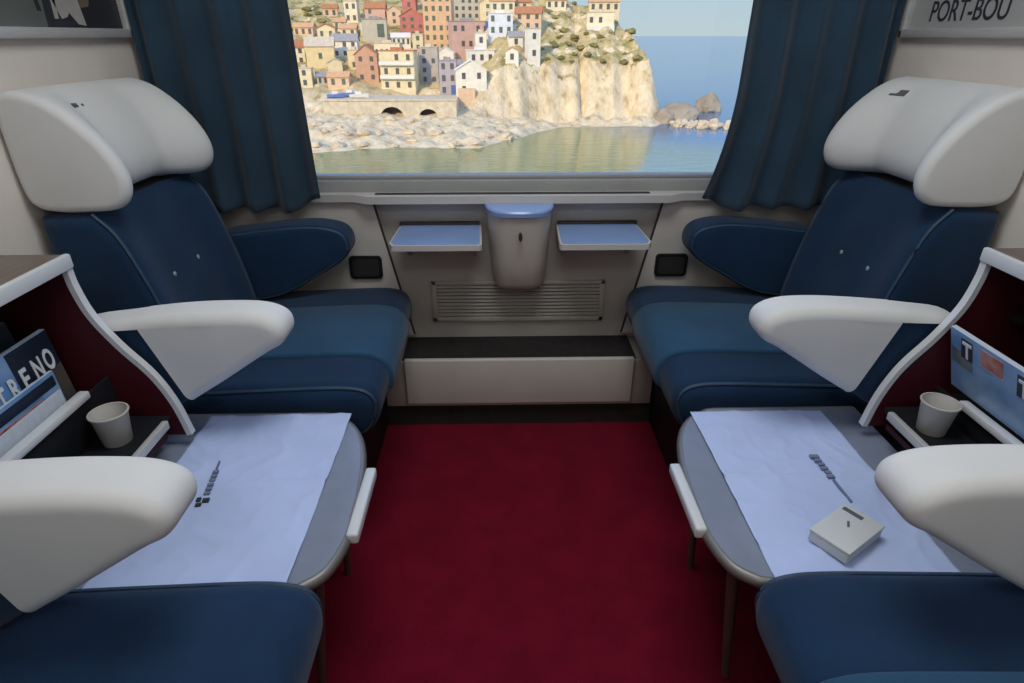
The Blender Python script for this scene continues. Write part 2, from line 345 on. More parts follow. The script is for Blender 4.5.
def seat(s, yc0, yc1, yb0, yb1, arms, label, du=0., da=0.):
    CUSH = [(u+du*(u < .8), z) for u, z in CUSH0]; CENT = [(u, z) for u, z in CUSH if z > .40 and u < .85]; ARM = [(u+da, z) for u, z in ARM0]
    t = thing('train_seat', label, 'seat', (s*.75, (yc0+yc1)/2, 0), )
    cu = pillow('seat_cushion', CUSH, yc0, yc1, .04, M['navy'], t, s=s, n=6)
    # lighter raised middle panel
    up = inset(CENT[::-1]+[(c[0], c[1]-.02) for c in CENT], 0)
    top = [(c[0], c[1]) for c in CENT]
    off = []
    for i, c in enumerate(top):
        a = Vector(top[max(0, i-1)]); b = Vector(top[min(len(top)-1, i+1)]); d = (b-a).normalized()
        nrm = Vector((d.y, -d.x))
        if nrm.y < 0 and c[0] > .4: nrm = -nrm
        if c[0] <= .4 and nrm.x > 0: nrm = -nrm
        off.append((c[0]+nrm.x*.011, c[1]+nrm.y*.011))
    poly = off + [(c[0]+.025, c[1]-.03) for c in top[::-1]]
    ya, yb = yc0+.155, yc1-.185
    cp = pillow('centre_panel', poly, ya, yb, .009, M['blue'], cu, s=s, n=3)
    cp['label'] = 'lighter blue middle strip of the seat cushion'
    for yy in (yc0+.012, yc1-.012):
        pts = [(s*(u), yy, z+.001) for u, z in inset(CUSH if area2(CUSH) > 0 else CUSH[::-1], .011)]
        pts = [p for p in pts if p[2] > .345 and abs(p[0]) < .82]
        pts.sort(key=lambda p: -math.atan2(p[2]-.42, abs(p[0])-.62) % (2*PI) if False else math.atan2(p[2]-.40, -(abs(p[0])-.5)))
        pts = [p for p in pts if abs(p[0]) < .8]
        tube('piping', pts, .0045, M['piping'], cu, 6)
    def rec(u, y, z):
        k = (y-yb0)/(yb1-yb0); w = max(0, min(1, min(k, 1-k)/.3)); w = w*w*(3-2*w)
        if u < .97: u += .022*w*(1 if z > .5 else .5)
        return (u, y, z)
    bk = pillow('backrest', BACK, yb0, yb1, .03, M['navy'], t, s=s, mid=12, f=rec)
    bp = [(u, z) for u, z in BACK if u < .95]
    for yy in (yb0+.01, yb1-.01):
        tube('piping', [(s*(u+.007), yy, z) for u, z in bp], .004, M['piping'], bk, 6)
    ym = (yb0+yb1)/2
    for dy in (-.066, .066):
        bm = bmesh.new(); bmesh.ops.create_uvsphere(bm, u_segments=14, v_segments=8, radius=.009)
        for v in bm.verts: v.co = Vector((v.co.x*.5+s*.887, v.co.y+ym+dy-.02, v.co.z+.712))
        from_bm('button', bm, M['button'], bk)
    def wing(u, y, z):
        k = min(y-yb0+.0, yb1-y)
        w = max(0, min(1, (k-.022)/.12)); w = w*w*(3-2*w)
        d = 1.074-u
        low = 1-.06*w
        return (1.074-d*(1-.37*w), y, z+.016*w*max(0, (1.0-z)/.1))
    hd = pillow('headrest', HEAD, yb0+.005, yb1-.005, .018, M['cover'], t, s=s, mid=30, f=wing, n=6)
    hd['label'] = 'white cloth covered winged headrest'
    # small printed mark on the cover
    hx = .992; dz = Vector((-.047, 0, .05)).normalized()
    yk = yb0+.115 if s < 0 else yb1-.115
    if s < 0:
        marks = [(0, .010, .008), (.014, .009, .007), (.038, .004, .004)]
    else:
        marks = [(0, .020, .013), (.026, .009, .004), (.012, .012, .005)]
    for i, (a, w, h) in enumerate(marks):
        y0 = yk+a
        bm = bmesh.new()
        for dy, q in ((0, 0), (w, 0), (w, h), (0, h)):
            p = Vector((.99, y0+dy, 1.11+q))
            # project on the cover: follow the profile
            u = None
            for (u1, z1), (u2, z2) in zip(HEAD, HEAD[1:]+HEAD[:1]):
                if u1 < 1.06 and u2 < 1.06 and z1 > 1.0 and min(z1, z2) <= p.z <= max(z1, z2) and z1 != z2:
                    u = u1+(u2-u1)*(p.z-z1)/(z2-z1)
            if u is None: u = .97
            wu, wy, wz = wing(u, p.y, p.z)
            bm.verts.new((s*(wu-.0022), wy, wz+.0015))
        bm.verts.ensure_lookup_table(); fc = bm.faces.new(bm.verts[:])
        ex = bmesh.ops.extrude_face_region(bm, geom=[fc])
        for v in ex['geom']:
            if isinstance(v, bmesh.types.BMVert): v.co.x += s*.004; v.co.z -= .003
        from_bm('printed_mark', bm, M['mark'], hd)
    for (y0, y1, kind) in arms:
        if kind == 'blue':
            a = pillow('armrest', WARM, y0, y1, .02, M['navy'], t, s=s, n=5)
            a['label'] = 'navy armrest on the window side'
            o = WARM if area2(WARM) > 0 else WARM[::-1]
            pts = [(s*u, y0+.006, z) for u, z in inset(o, .008)]
            tube('piping', pts, .004, M['piping'], a, 6, closed=True)
        else:
            a = pillow('armrest', ARM, y0, y1, .024, M['navy'], t, s=s, n=5)
            o = ARM if area2(ARM) > 0 else ARM[::-1]
            bm = pillow_bm(inset(o, -.006), y0-.006, y1+.006, .025, s=s, n=6, mid=4)
            bmesh.ops.recalc_face_normals(bm, faces=bm.faces[:])
            q = bmesh.ops.bisect_plane(bm, geom=bm.verts[:]+bm.edges[:]+bm.faces[:], plane_co=(s*(.705+da), 0, .555), plane_no=(s*.18, 0, -.065), clear_outer=True)
            bmesh.ops.holes_fill(bm, edges=[e for e in bm.edges if e.is_boundary])
            b2 = pillow_bm(inset(o, -.0055), y0-.0055, y1+.0055, .025, s=s, n=6, mid=4)
            bmesh.ops.recalc_face_normals(b2, faces=b2.faces[:])
            for co_, no_ in (((s*(.77+da), 0, .722), (-s*.05, 0, -1)), ((s*(.90+da), 0, .7), (s, 0, 0)), ((s*(.73+da), 0, .7), (-s, 0, 0))):
                bmesh.ops.bisect_plane(b2, geom=b2.verts[:]+b2.edges[:]+b2.faces[:], plane_co=co_, plane_no=no_, clear_outer=True)
                bmesh.ops.holes_fill(b2, edges=[e for e in b2.edges if e.is_boundary])
            me2 = bpy.data.meshes.new('tmp'); b2.to_mesh(me2); b2.free(); bm.from_mesh(me2); bpy.data.meshes.remove(me2)
            # slack cloth
            for v in bm.verts:
                nz = noise.noise(v.co*9)*.0018
                v.co.y += nz; v.co.z += nz*.5
            c = from_bm('armrest_cover', bm, M['cover'], a, 50)
            c['label'] = 'white cloth slip cover over the armrest'
    box('seat_base', (s*.47, yc0+.05, .0), (s*1.075, yc1-.05, .345), M['black'], t, .01)
    return t

YF0, YF1, YN0, YN1 = 1.235, 1.895, .02, .678
seat(-1, YF0, YF1, 1.30, 1.765, [(1.785, 1.895, 'blue'), (1.108, 1.192, 'white')], 'blue winged seat with white headrest by the left window curtain', du=.02, da=.03)
seat(1, YF0, YF1, 1.30, 1.765, [(1.785, 1.895, 'blue'), (1.108, 1.192, 'white')], 'blue winged seat with white headrest by the right window curtain', du=.02, da=.0)
seat(-1, YN0, YN1, .095, .565, [(.572, .662, 'white'), (-.06, .05, 'white')], 'nearest left blue seat, white armrest in front of the TRENO magazines', du=.005, da=.003)
seat(1, YN0, YN1, .095, .565, [(.572, .662, 'white'), (-.06, .05, 'white')], 'nearest right blue seat, its cushion in front of the small white box', du=-.005, da=-.022)

# ------------------------------------------------------------------ magazine consoles
CURVE = smooth_open([(.884, .862), (.882, .82), (.868, .76), (.832, .693), (.785, .625), (.757, .555), (.742, .478)], 6)
YC0, YC1 = .70, 1.095
for s, w in ((-1, 'left'), (1, 'right')):
    c = thing('magazine_console', f'dark red open console with white curved edge on the {w} wall', 'console', (s*1.0, .9, .47))
    for y0, y1 in ((YC1-.010, YC1), (YC0, YC0+.010)):
        CV = CURVE if y1 == YC1 else [p for p in CURVE if p[1] > .575]
        sp = prism('side_panel', [(s*u, z) for u, z in CV]+[(s*1.085, CV[-1][1]), (s*1.085, .862)], 1, y0, y1, M['redwall'], c)
        bm = bmesh.new(); rings = []
        for i, (u, z) in enumerate(CV):
            a = Vector(CV[max(0, i-1)]); b = Vector(CV[min(len(CV)-1, i+1)]); d = (b-a).normalized(); nrm = Vector((d.y, -d.x))
            if nrm.x > 0: nrm = -nrm
            ring = []
            for dy, k in ((-.003, .007), (y1-y0+.003, .007), (y1-y0+.003, -.004), (-.003, -.004)):
                ring.append(bm.verts.new((s*(u+nrm.x*k), y0+dy, z+nrm.y*k)))
            rings.append(ring)
        for A, B in zip(rings, rings[1:]):
            for k in range(4): bm.faces.new((A[k], A[(k+1) % 4], B[(k+1) % 4], B[k]))
        bm.faces.new(rings[0]); bm.faces.new(rings[-1])
        tr = from_bm('edge_trim', bm, M['whitetrim'], sp, 40); tr['label'] = 'white curved edge strip'
    box('back_panel', (s*1.06, YC0+.018, .478), (s*1.085, YC1-.018, .862), M['redwall'], c)
    box('base_panel', (s*.785, YC0+.018, .475), (s*1.06, YC1-.018, .488), M['redwall'], c)
    tp = box('top_shelf', (s*.884, YC0-.004, .862), (s*1.088, YC1+.003, .884), M['wood'], c, .003)
    tr = box('front_edge', (s*.872, YC0-.006, .858), (s*.885, YC1+.004, .886), M['whitetrim'], tp, .004); tr['label'] = 'white front edge of the top shelf'
    cs = box('cup_shelf', (s*.765, YC0+.02, .522), (s*1.06, YC1-.02, .535), M['black'], c, .002)
    box('shelf_rail', (s*.752, YC0+.02, .524), (s*.765, YC1-.05, .543), M['alu'], cs, .003)
    zr = .626 if s < 0 else .580
    rk = box('magazine_rack', (s*.868, YC0+.02, .535), (s*.876, YC1-.011, zr+.002), M['black'], c, .002)
    box('rack_rail', (s*.858, YC0+.02, zr), (s*.878, YC1-.09, zr+.015), M['whitetrim'], rk, .003)
    box('rack_floor', (s*.876, YC0+.02, .565 if s < 0 else .55), (s*1.06, YC1-.011, .575 if s < 0 else .56), M['black'], rk)

# magazines on the left rack: lean outwards-back; plane axes
def magazine(label, s, y0, y1, u_bot, z_bot, lean, h, t, cover, cat='magazine', nm='magazine'):
    """y0<y1 extent; front cover faces the aisle; leaned back by 'lean' (du over unit height)"""
    o = thing(nm, label, cat, (s*u_bot, (y0+y1)/2, z_bot), 'magazines in the ' + ('left' if s < 0 else 'right') + ' console')
    up = Vector((s*lean, 0, 1)).normalized()
    right = Vector((0, 1, 0)) if s < 0 else Vector((0, -1, 0))
    n = right.cross(up)                 # towards the aisle
    org = Vector((s*u_bot, y0 if s < 0 else y1, z_bot))
    quadplate('pages', org-n*t, right, up, y1-y0, h, t*.9, M['pages'], o)
    quadplate('front_cover', org-n*t*.1, right, up, y1-y0, h, t*.1, cover, o)
    return o, org, right, up, n
zb = .577
mo, org, R_, U_, N_ = magazine('magazine with dark blue cover and pale letters at the back of the left rack', -1, .76, .985, .995, zb, .13, .265, .008, M['magnavy'])
for k, ww in enumerate((.030, .022)):
    for j in range(3):
        quadplate('cover_text', org+R_*(.17+.014*j)+U_*(.215-.02*k), R_, U_, .010, .012, .0008, M['mark'], mo)
mo, org, R_, U_, N_ = magazine('slim magazine with pale page edges directly behind the TRENO magazine', -1, .735, 1.03, .962, zb, .12, .200, .010, M['magdark'])
mo, org, R_, U_, N_ = magazine('magazine with sky photo cover titled TRENO in white letters', -1, .745, 1.058, .925, zb, .10, .172, .010, M['magblue'])
quadplate('cover_photo', org+R_*.235+U_*.0, R_, U_, .078, .100, .0008, M['magbrown'], mo)
quadplate('cover_corner', org+R_*.205+U_*.10, R_, U_, .108, .070, .0008, M['magnavy'], mo)
for i, ch in enumerate('TRENO'):
    text('title_letter', ch, .056, org+R_*(.150+.0315*i)+U_*(.088+.003*i)+N_*.002, R_, U_, M['letter'], mo, bold=.0014, xs=(.62, .60, .66, .58, .54)[i])
mo, org, R_, U_, N_ = magazine('blue and white brochure in front of the TRENO magazine', -1, .735, 1.0, .902, zb, .06, .112, .006, M['magblue'])
quadplate('cover_band', org+R_*.02+U_*.085, R_, U_, .24, .020, .0008, M['magnavy'], mo)
quadplate('cover_band', org+R_*.02+U_*.06, R_, U_, .20, .018, .0008, M['redprint'], mo)
mo, org, R_, U_, N_ = magazine('white leaflet standing foremost in the left rack', -1, .735, .975, .884, zb, .03, .085, .004, M['pages'])

mo, org, R_, U_, N_ = magazine('sky blue magazine with black T squares in the right console rack', 1, .725, 1.066, .884, .597, -.34, .142, .010, M['magblue'])
quadplate('cover_photo', org+R_*.004+U_*.066, R_, U_, .058, .034, .0008, M['maggrey'], mo)
q = quadplate('title_square', org+R_*.032+U_*.088, R_, U_, .030, .044, .0012, M['letterdark'], mo)
text('title_letter', 'T', .050, org+R_*.037+U_*.092+N_*.002, R_, U_, M['letter'], q, bold=.001, xs=.8)
quadplate('red_photo', org+R_*.085+U_*.098, R_, U_, .055, .036, .0012, M['redprint'], mo)
quadplate('photo_edge', org+R_*.083+U_*.096, R_, U_, .059, .002, .0010, M['pages'], mo)
q = quadplate('title_square', org+R_*.175+U_*.086, R_, U_, .030, .046, .0012, M['letterdark'], mo)
text('title_letter', 'T', .050, org+R_*.180+U_*.090+N_*.002, R_, U_, M['letter'], q, bold=.001, xs=.8)
# dark knob on the right console back
kn = thing('console_knob', 'round black knob on the dark red side panel of the right console', 'knob', (.992, 1.084, .738))
bm = bmesh.new(); bmesh.ops.create_cone(bm, cap_ends=True, segments=24, radius1=.026, radius2=.02, depth=.03)
for v in bm.verts: v.co = Vector((.992+v.co.x*.8, 1.0725-v.co.z*.8, .738+v.co.y*.8))
from_bm('knob_body', bm, M['black'], kn)
bm = bmesh.new(); bmesh.ops.create_cone(bm, cap_ends=True, segments=24, radius1=.012, radius2=.012, depth=.006)
for v in bm.verts: v.co = Vector((.992+v.co.x*.8, 1.0585-v.co.z*.8, .738+v.co.y*.8))
from_bm('knob_cap', bm, M['darkmetal'], kn)

# cups
def cup(x, y, z, label):
    c = thing('paper_cup', label, 'cup', (x, y, z))
    prof = [(r*.88, h*.86) for r, h in [(.027, 0), (.029, .002), (.037, .074), (.0385, .076), (.039, .079), (.0375, .081), (.036, .078), (.029, .01), (.0, .009)]]
    b = lathe('cup_body', prof[:-1], (x, y, z), M['cup'], c)
    pts = [(x+.0337*math.cos(a), y+.0337*math.sin(a), z+.068) for a in [2*PI*k/32 for k in range(32)]]
    tube('rolled_rim', pts, .0022, M['cup'], c, 6, closed=True)
cup(-.822, .985, .5355, 'small white paper cup on the left console shelf by the TRENO magazine')
cup(.806, .985, .5355, 'small white paper cup on the right console shelf')

# ------------------------------------------------------------------ pull-out tables
TAB = [(.80, 1.205), (.46, 1.205)] + smooth_open([(.44, 1.203), (.385, 1.158), (.350, 1.085), (.330, .985), (.322, .87), (.322, .80), (.340, .735), (.375, .703)], 6) + [(.41, .698), (.80, .698)]
ZT = .449
for s, w in ((-1, 'left'), (1, 'right')):
    TDX = -.028 if s < 0 else -.010
    t = thing('pull_out_table', f'grey rounded pull-out table under the {w} paper mat', 'table', (s*.55, .95, 0))
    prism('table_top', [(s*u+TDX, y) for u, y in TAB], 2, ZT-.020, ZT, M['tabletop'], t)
    pts = [(s*u+TDX, y, ZT-.0125) for u, y in smooth_open([(.80, 1.207), (.62, 1.207), (.46, 1.207)], 3)+TAB[2:-2]+[(.41, .697), (.47, .696)]]
    bm = bmesh.new(); tube_bm(bm, pts, .012, 8); from_bm('table_rim', bm, M['rim'], t, 60)
    box('handle', (s*.296+TDX, .805, ZT-.018), (s*.318+TDX, .995, ZT+.006), M['whitetrim'], t, .005, 3)
    for y0, x0, x1 in ((.80, .372, .43), (1.10, .40, .44)):
        tube('leg', [(s*x0+TDX, y0, ZT-.02), (s*(x0*.6+x1*.4)+TDX, y0+.012, .25), (s*x1+TDX, y0+.03, .0)], [.013, .011, .008], M['legmetal'], t, 10)
    box('under_box', (s*.60, .74, 0), (s*1.08, 1.17, .40), M['black'], t, .008)

def paper(s, x0, x1, y0, y1, label, skew=0):
    nx, ny = 60, 90; bm = bmesh.new(); G = []
    for j in range(ny+1):
        row = []
        for i in range(nx+1):
            u = i/nx; v = j/ny
            x = s*(x0+(x1-x0)*u)+skew*(v-.5); y = y0+(y1-y0)*v
            p = Vector((x*5, y*5, s*3.))
            h = noise.noise(p*1.3)*.0026 + (1-abs(noise.noise(p*1.9+Vector((4, 0, 0)))))**6*.0030 + (1-abs(noise.noise(p*3.7)))**8*.0018 + .001
            cr = .0030*math.exp(-((v-.52)/.012)**2)
            row.append(bm.verts.new((x, y, ZT+.0015+max(0, h)+cr)))
        G.append(row)
    for j in range(ny):
        for i in range(nx): bm.faces.new((G[j][i], G[j][i+1], G[j+1][i+1], G[j+1][i]))
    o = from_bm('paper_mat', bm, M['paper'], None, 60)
    if o.data.polygons[0].normal.z < 0: o.data.flip_normals()
    md = o.modifiers.new('thick', 'SOLIDIFY'); md.thickness = .0006
    return tag(o, label, 'paper')
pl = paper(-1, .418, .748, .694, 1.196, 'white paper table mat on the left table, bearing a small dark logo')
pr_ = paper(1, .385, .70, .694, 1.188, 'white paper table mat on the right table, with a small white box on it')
# printed marks on the mats (words too soft to read in the photograph, drawn as strokes)
ZP = ZT+.0095
def strokes(parent, x, y, dx, dy, items):
    d = Vector((dx, dy, 0)).normalized(); nrm = Vector((-d.y, d.x, 0))
    for a, b, lo, hi, mt in items:
        bm = bmesh.new()
        c = [Vector((x, y, 0))+d*a+nrm*lo, Vector((x, y, 0))+d*b+nrm*lo, Vector((x, y, 0))+d*b+nrm*hi, Vector((x, y, 0))+d*a+nrm*hi]
        add_prism(bm, [(p.x, p.y) for p in c], 2, ZP-.004, ZP)
        from_bm('printed_mark', bm, mt, parent)
strokes(pl, -.632, .884, -.02, .132, [(0, .008, .004, .014, M['letterdark']), (.010, .020, -.008, .004, M['letterdark']), (.014, .024, .008, .016, M['letterdark'])] + [(.032+.013*k, .040+.013*k, -.004, .007, M['ink']) for k in range(6)] + [(.110, .136, .001, .004, M['ink'])])
strokes(pr_, .598, 1.012, .004, -.14, [(0, .010, -.010, .008, M['ink'])]+[(.014+.013*k, .022+.013*k, -.007+.002*(k % 2), .007, M['ink']) for k in range(5)]+[(.080, .145, -.002, .002, M['ink'])])

# small white box on the right mat
bx = thing('snack_box', 'small white carton box lying on the right paper mat', 'box', (.540, .776, ZT+.008))
def rotbox(name, cx, cy, z0, z1, w, d, ang, m, parent, bev=.002):
    bm = bmesh.new(); add_box(bm, (-w/2, -d/2, z0), (w/2, d/2, z1), bev)
    ca, sa = math.cos(ang), math.sin(ang)
    for v in bm.verts: v.co = Vector((cx+v.co.x*ca-v.co.y*sa, cy+v.co.x*sa+v.co.y*ca, v.co.z))
    return from_bm(name, bm, m, parent)
BA = math.radians(33)
rotbox('carton', .540, .776, ZT+.008, ZT+.029, .112, .070, BA, M['cardboard'], bx)
lid = rotbox('lid', .540, .776, ZT+.0285, ZT+.034, .115, .073, BA, M['cardboard'], bx)
def onbox(a, b): return (.540+a*math.cos(BA)-b*math.sin(BA), .776+a*math.sin(BA)+b*math.cos(BA))
x, y = onbox(.041, .013); rotbox('dark_label', x, y, ZT+.0338, ZT+.0346, .010, .036, BA, M['mark'], lid, 0)
x, y = onbox(.008, .003); rotbox('printed_arrow', x, y, ZT+.0338, ZT+.0346, .016, .004, BA+.5, M['mark'], lid, 0)

# ------------------------------------------------------------------ curtains
def curtain(s, seed, label):
    rr = random.Random(seed); nu, nv = 110, 40
    z0, z1 = .765, 1.72
    xo, xi = 1.060, .640
    amp = [rr.uniform(.6, 1.2) for _ in range(12)]
    bm = bmesh.new(); G = []
    for j in range(nv+1):
        v = j/nv; z = z1+(z0-z1)*v; row = []
        for i in range(nu+1):
            u = i/nu
            ph = 2*PI*4.6*(u**.85)+.35*math.sin(3*v+seed)+1.3*noise.noise(Vector((u*2.2, v*.8, seed)))
            A = .026*(.7+.7*noise.noise(Vector((u*3.3, .3, seed+9))))*(.6+.5*v)
            y = 1.868+A*math.sin(ph)+.012*noise.noise(Vector((u*7, v*1.5, seed+5)))
            xin = xi-.024*v-(.056 if s > 0 else .0)*max(0, (v-.62)/.38)**1.7
            x = xo+(xin-xo)*u+.004*math.cos(ph)
            zz = z + (v**6)*(.004*math.sin(ph)+.045*max(0, (u-.85)/.15))
            row.append(bm.verts.new((s*x, y, zz)))
        G.append(row)
    for j in range(nv):
        for i in range(nu): bm.faces.new((G[j][i], G[j][i+1], G[j+1][i+1], G[j+1][i]))
    t = thing('curtain', label, 'curtain', (s*.86, 1.885, .765))
    o = from_bm('curtain_cloth', bm, M['curtain'], t, 80)
    md = o.modifiers.new('thick', 'SOLIDIFY'); md.thickness = .003; md.offset = 0
    box('curtain_rail', (s*.60, 1.855, 1.745), (s*1.088, 1.885, 1.762), M['alu'], t, .004)
curtain(-1, 3, 'dark blue pleated curtain hanging left of the window')
curtain(1, 11, 'dark blue pleated curtain hanging right of the window')

# ------------------------------------------------------------------ framed posters
for s, w in ((-1, 'left'), (1, 'right')):
    lab = 'framed poster reading PORT-BOU on the right wall' if s > 0 else 'framed poster with pale and dark shapes on the left wall'
    p = thing('framed_poster', lab, 'poster', (s*XW, 1.45, 1.24))
    y0, y1, z0, z1 = 1.02, 1.885, 1.245, 1.74
    bm = bmesh.new()
    add_box(bm, (min(s*XW, s*(XW-.022)), y0, z0), (max(s*XW, s*(XW-.022)), y1, z0+.022), .004)
    add_box(bm, (min(s*XW, s*(XW-.022)), y0, z1-.022), (max(s*XW, s*(XW-.022)), y1, z1), .004)
    add_box(bm, (min(s*XW, s*(XW-.022)), y0, z0), (max(s*XW, s*(XW-.022)), y0+.018, z1), .004)
    add_box(bm, (min(s*XW, s*(XW-.022)), y1-.018, z0), (max(s*XW, s*(XW-.022)), y1, z1), .004)
    from_bm('poster_frame', bm, M['alu'], p)
    pp = box('print_sheet', (s*(XW-.001), y0+.016, z0+.02), (s*(XW-.005), y1-.016, z1-.02), M['poster'], p)
    xf = s*(XW-.0052)
    if s > 0:
        text('poster_title', 'PORT-BOU', .068, (xf-.0004, 1.790, 1.284), (0, -1, 0), (0, 0, 1), M['letterdark'], pp, bold=.0004, xs=.83)
        prism('poster_picture', [(1.06, 1.37), (1.85, 1.37), (1.85, 1.70), (1.06, 1.70)], 0, xf, xf-.0006, M['magblue'], pp)
    else:
        def shape(nm, pts, m, k=1): prism(nm, pts, 0, xf, xf+.0006*k, m, pp)
        shape('backdrop', [(1.36, z0+.022), (1.868, z0+.022), (1.868, 1.71), (1.48, 1.71)], M['posterdark'])
        shape('pale_wall', [(1.36, z0+.022), (1.56, z0+.022), (1.60, 1.71), (1.48, 1.71)], M['postergreen'], 2)
        shape('pale_figure', [(1.60, 1.32), (1.618, 1.285), (1.64, 1.29), (1.65, 1.30), (1.675, 1.275), (1.705, 1.272), (1.69, 1.36), (1.67, 1.45), (1.61, 1.45)], M['postercream'], 3)
        shape('pale_figure', [(1.545, 1.33), (1.556, 1.325), (1.565, 1.45), (1.53, 1.45)], M['postercream'], 3)
        shape('pale_figure', [(1.592, 1.285), (1.605, 1.285), (1.612, 1.34), (1.597, 1.345)], M['postercream'], 3)
        shape('brown_figure', [(1.70, 1.31), (1.735, 1.315), (1.75, 1.34), (1.77, 1.345), (1.765, 1.45), (1.69, 1.45)], M['posterbrown'], 2)
        shape('dark_figure', [(1.54, 1.30), (1.552, 1.30), (1.545, 1.45), (1.525, 1.45)], M['posterdark'], 4)
        shape('brown_figure', [(1.80, 1.34), (1.86, 1.345), (1.868, 1.45), (1.79, 1.45)], M['posterbrown'], 2)

# ------------------------------------------------------------------ ceiling fill lamps, unseen, added to light the interior
def lamp(nm, y, w, d, power, label):
    t = thing(nm, label, 'lamp', (0, y, ZC))
    bm = bmesh.new()
    for a, b, c, e in ((-w/2-.02, w/2+.02, -d/2-.02, -d/2), (-w/2-.02, w/2+.02, d/2, d/2+.02), (-w/2-.02, -w/2, -d/2, d/2), (w/2, w/2+.02, -d/2, d/2)):
        add_box(bm, (a, y+c, ZC-.03), (b, y+e, ZC-.001), .003)
    from_bm('fill_frame', bm, M['alu'], t)
    L = bpy.data.lights.new('fill_light', 'AREA'); L.shape = 'RECTANGLE'; L.size = w; L.size_y = d; L.energy = power; L.color = LAMPCOL
    o = bpy.data.objects.new('fill_light', L); COL.objects.link(o); o.parent = t; o.location = (0, 0, -.028)
LAMPCOL = (.93, .97, 1.0)
lamp('fill_lamp', .95, .8, .6, 14, 'added unseen fill lamp on the ceiling over the middle of the compartment')  # put in to brighten the interior from above
lamp('fill_lamp', -.75, 1.2, .4, 9, 'added unseen fill lamp at the entrance end, standing in for corridor light')  # added in place of light coming from the corridor side

# ------------------------------------------------------------------ outside: sea, headland, village
SEA = -24.
def sm(a, b, x):
    t = min(1, max(0, (x-a)/(b-a))); return t*t*(3-2*t)
def lerp(T, x):
    if x <= T[0][0]: return T[0][1]
    for (a, b), (c, d) in zip(T, T[1:]):
        if x <= c: return b+(d-b)*(x-a)/(c-a)
    return T[-1][1]
SH = [(-140, 150), (-44, 152), (-25, 159), (-5, 157), (6, 174), (19, 195), (49, 198), (54, 206), (58, 230), (60, 400)]
VI = [(-20, -6), (0, 0), (24, 4.5), (36, 5.2), (130, 36), (200, 52), (400, 70)]
CL = [(-20, 0), (0, 0), (8, 15.5), (45, 34), (90, 40), (300, 50)]
LOW = [(-20, -6), (0, 0), (6, 1.3), (20, 2.2)]
CB = [(-40, 186), (-14, 187), (0, 194), (12, 200), (20, 203), (49, 205), (60, 215)]
CAP = [(-30, 80), (-5, 24), (20, 14), (30, 11), (39, 8), (45.5, 1.6), (49, -6), (51.5, -15), (54, -25), (60, -30)]
def H0(x, y):
    d = y-lerp(SH, x); w = sm(-14, 4, x)
    z = SEA+lerp(VI, d)*(1-w)+(lerp(LOW, d)+lerp(CL, y-lerp(CB, x)))*w
    return min(z, lerp(CAP, x)), d, w
def z_(y): return y*.06
def H(x, y):
    n1 = noise.fractal(Vector((x*.05, y*.05, 1.3)), 1, 2, 4)
    n2 = noise.fractal(Vector((x*.22, y*.22, 7.7)), 1, 2, 3)
    n3 = noise.noise(Vector((x*.13, 3.1, 0)))+.6*noise.noise(Vector((x*.33, 9.1, 0)))
    cl = sm(-10, 6, x)
    yy = y+n3*1.5*cl+n1*1.6+cl*noise.noise(Vector((x*.21, z_(y), 5.5)))*1.6-cl*4.5*math.exp(-((x-27)/1.3)**2)
    z, d, w = H0(x, yy)
    d = max(0, d)
    return z+n2*(.9*sm(0, 6, d)*(1+.5*w)+.35)
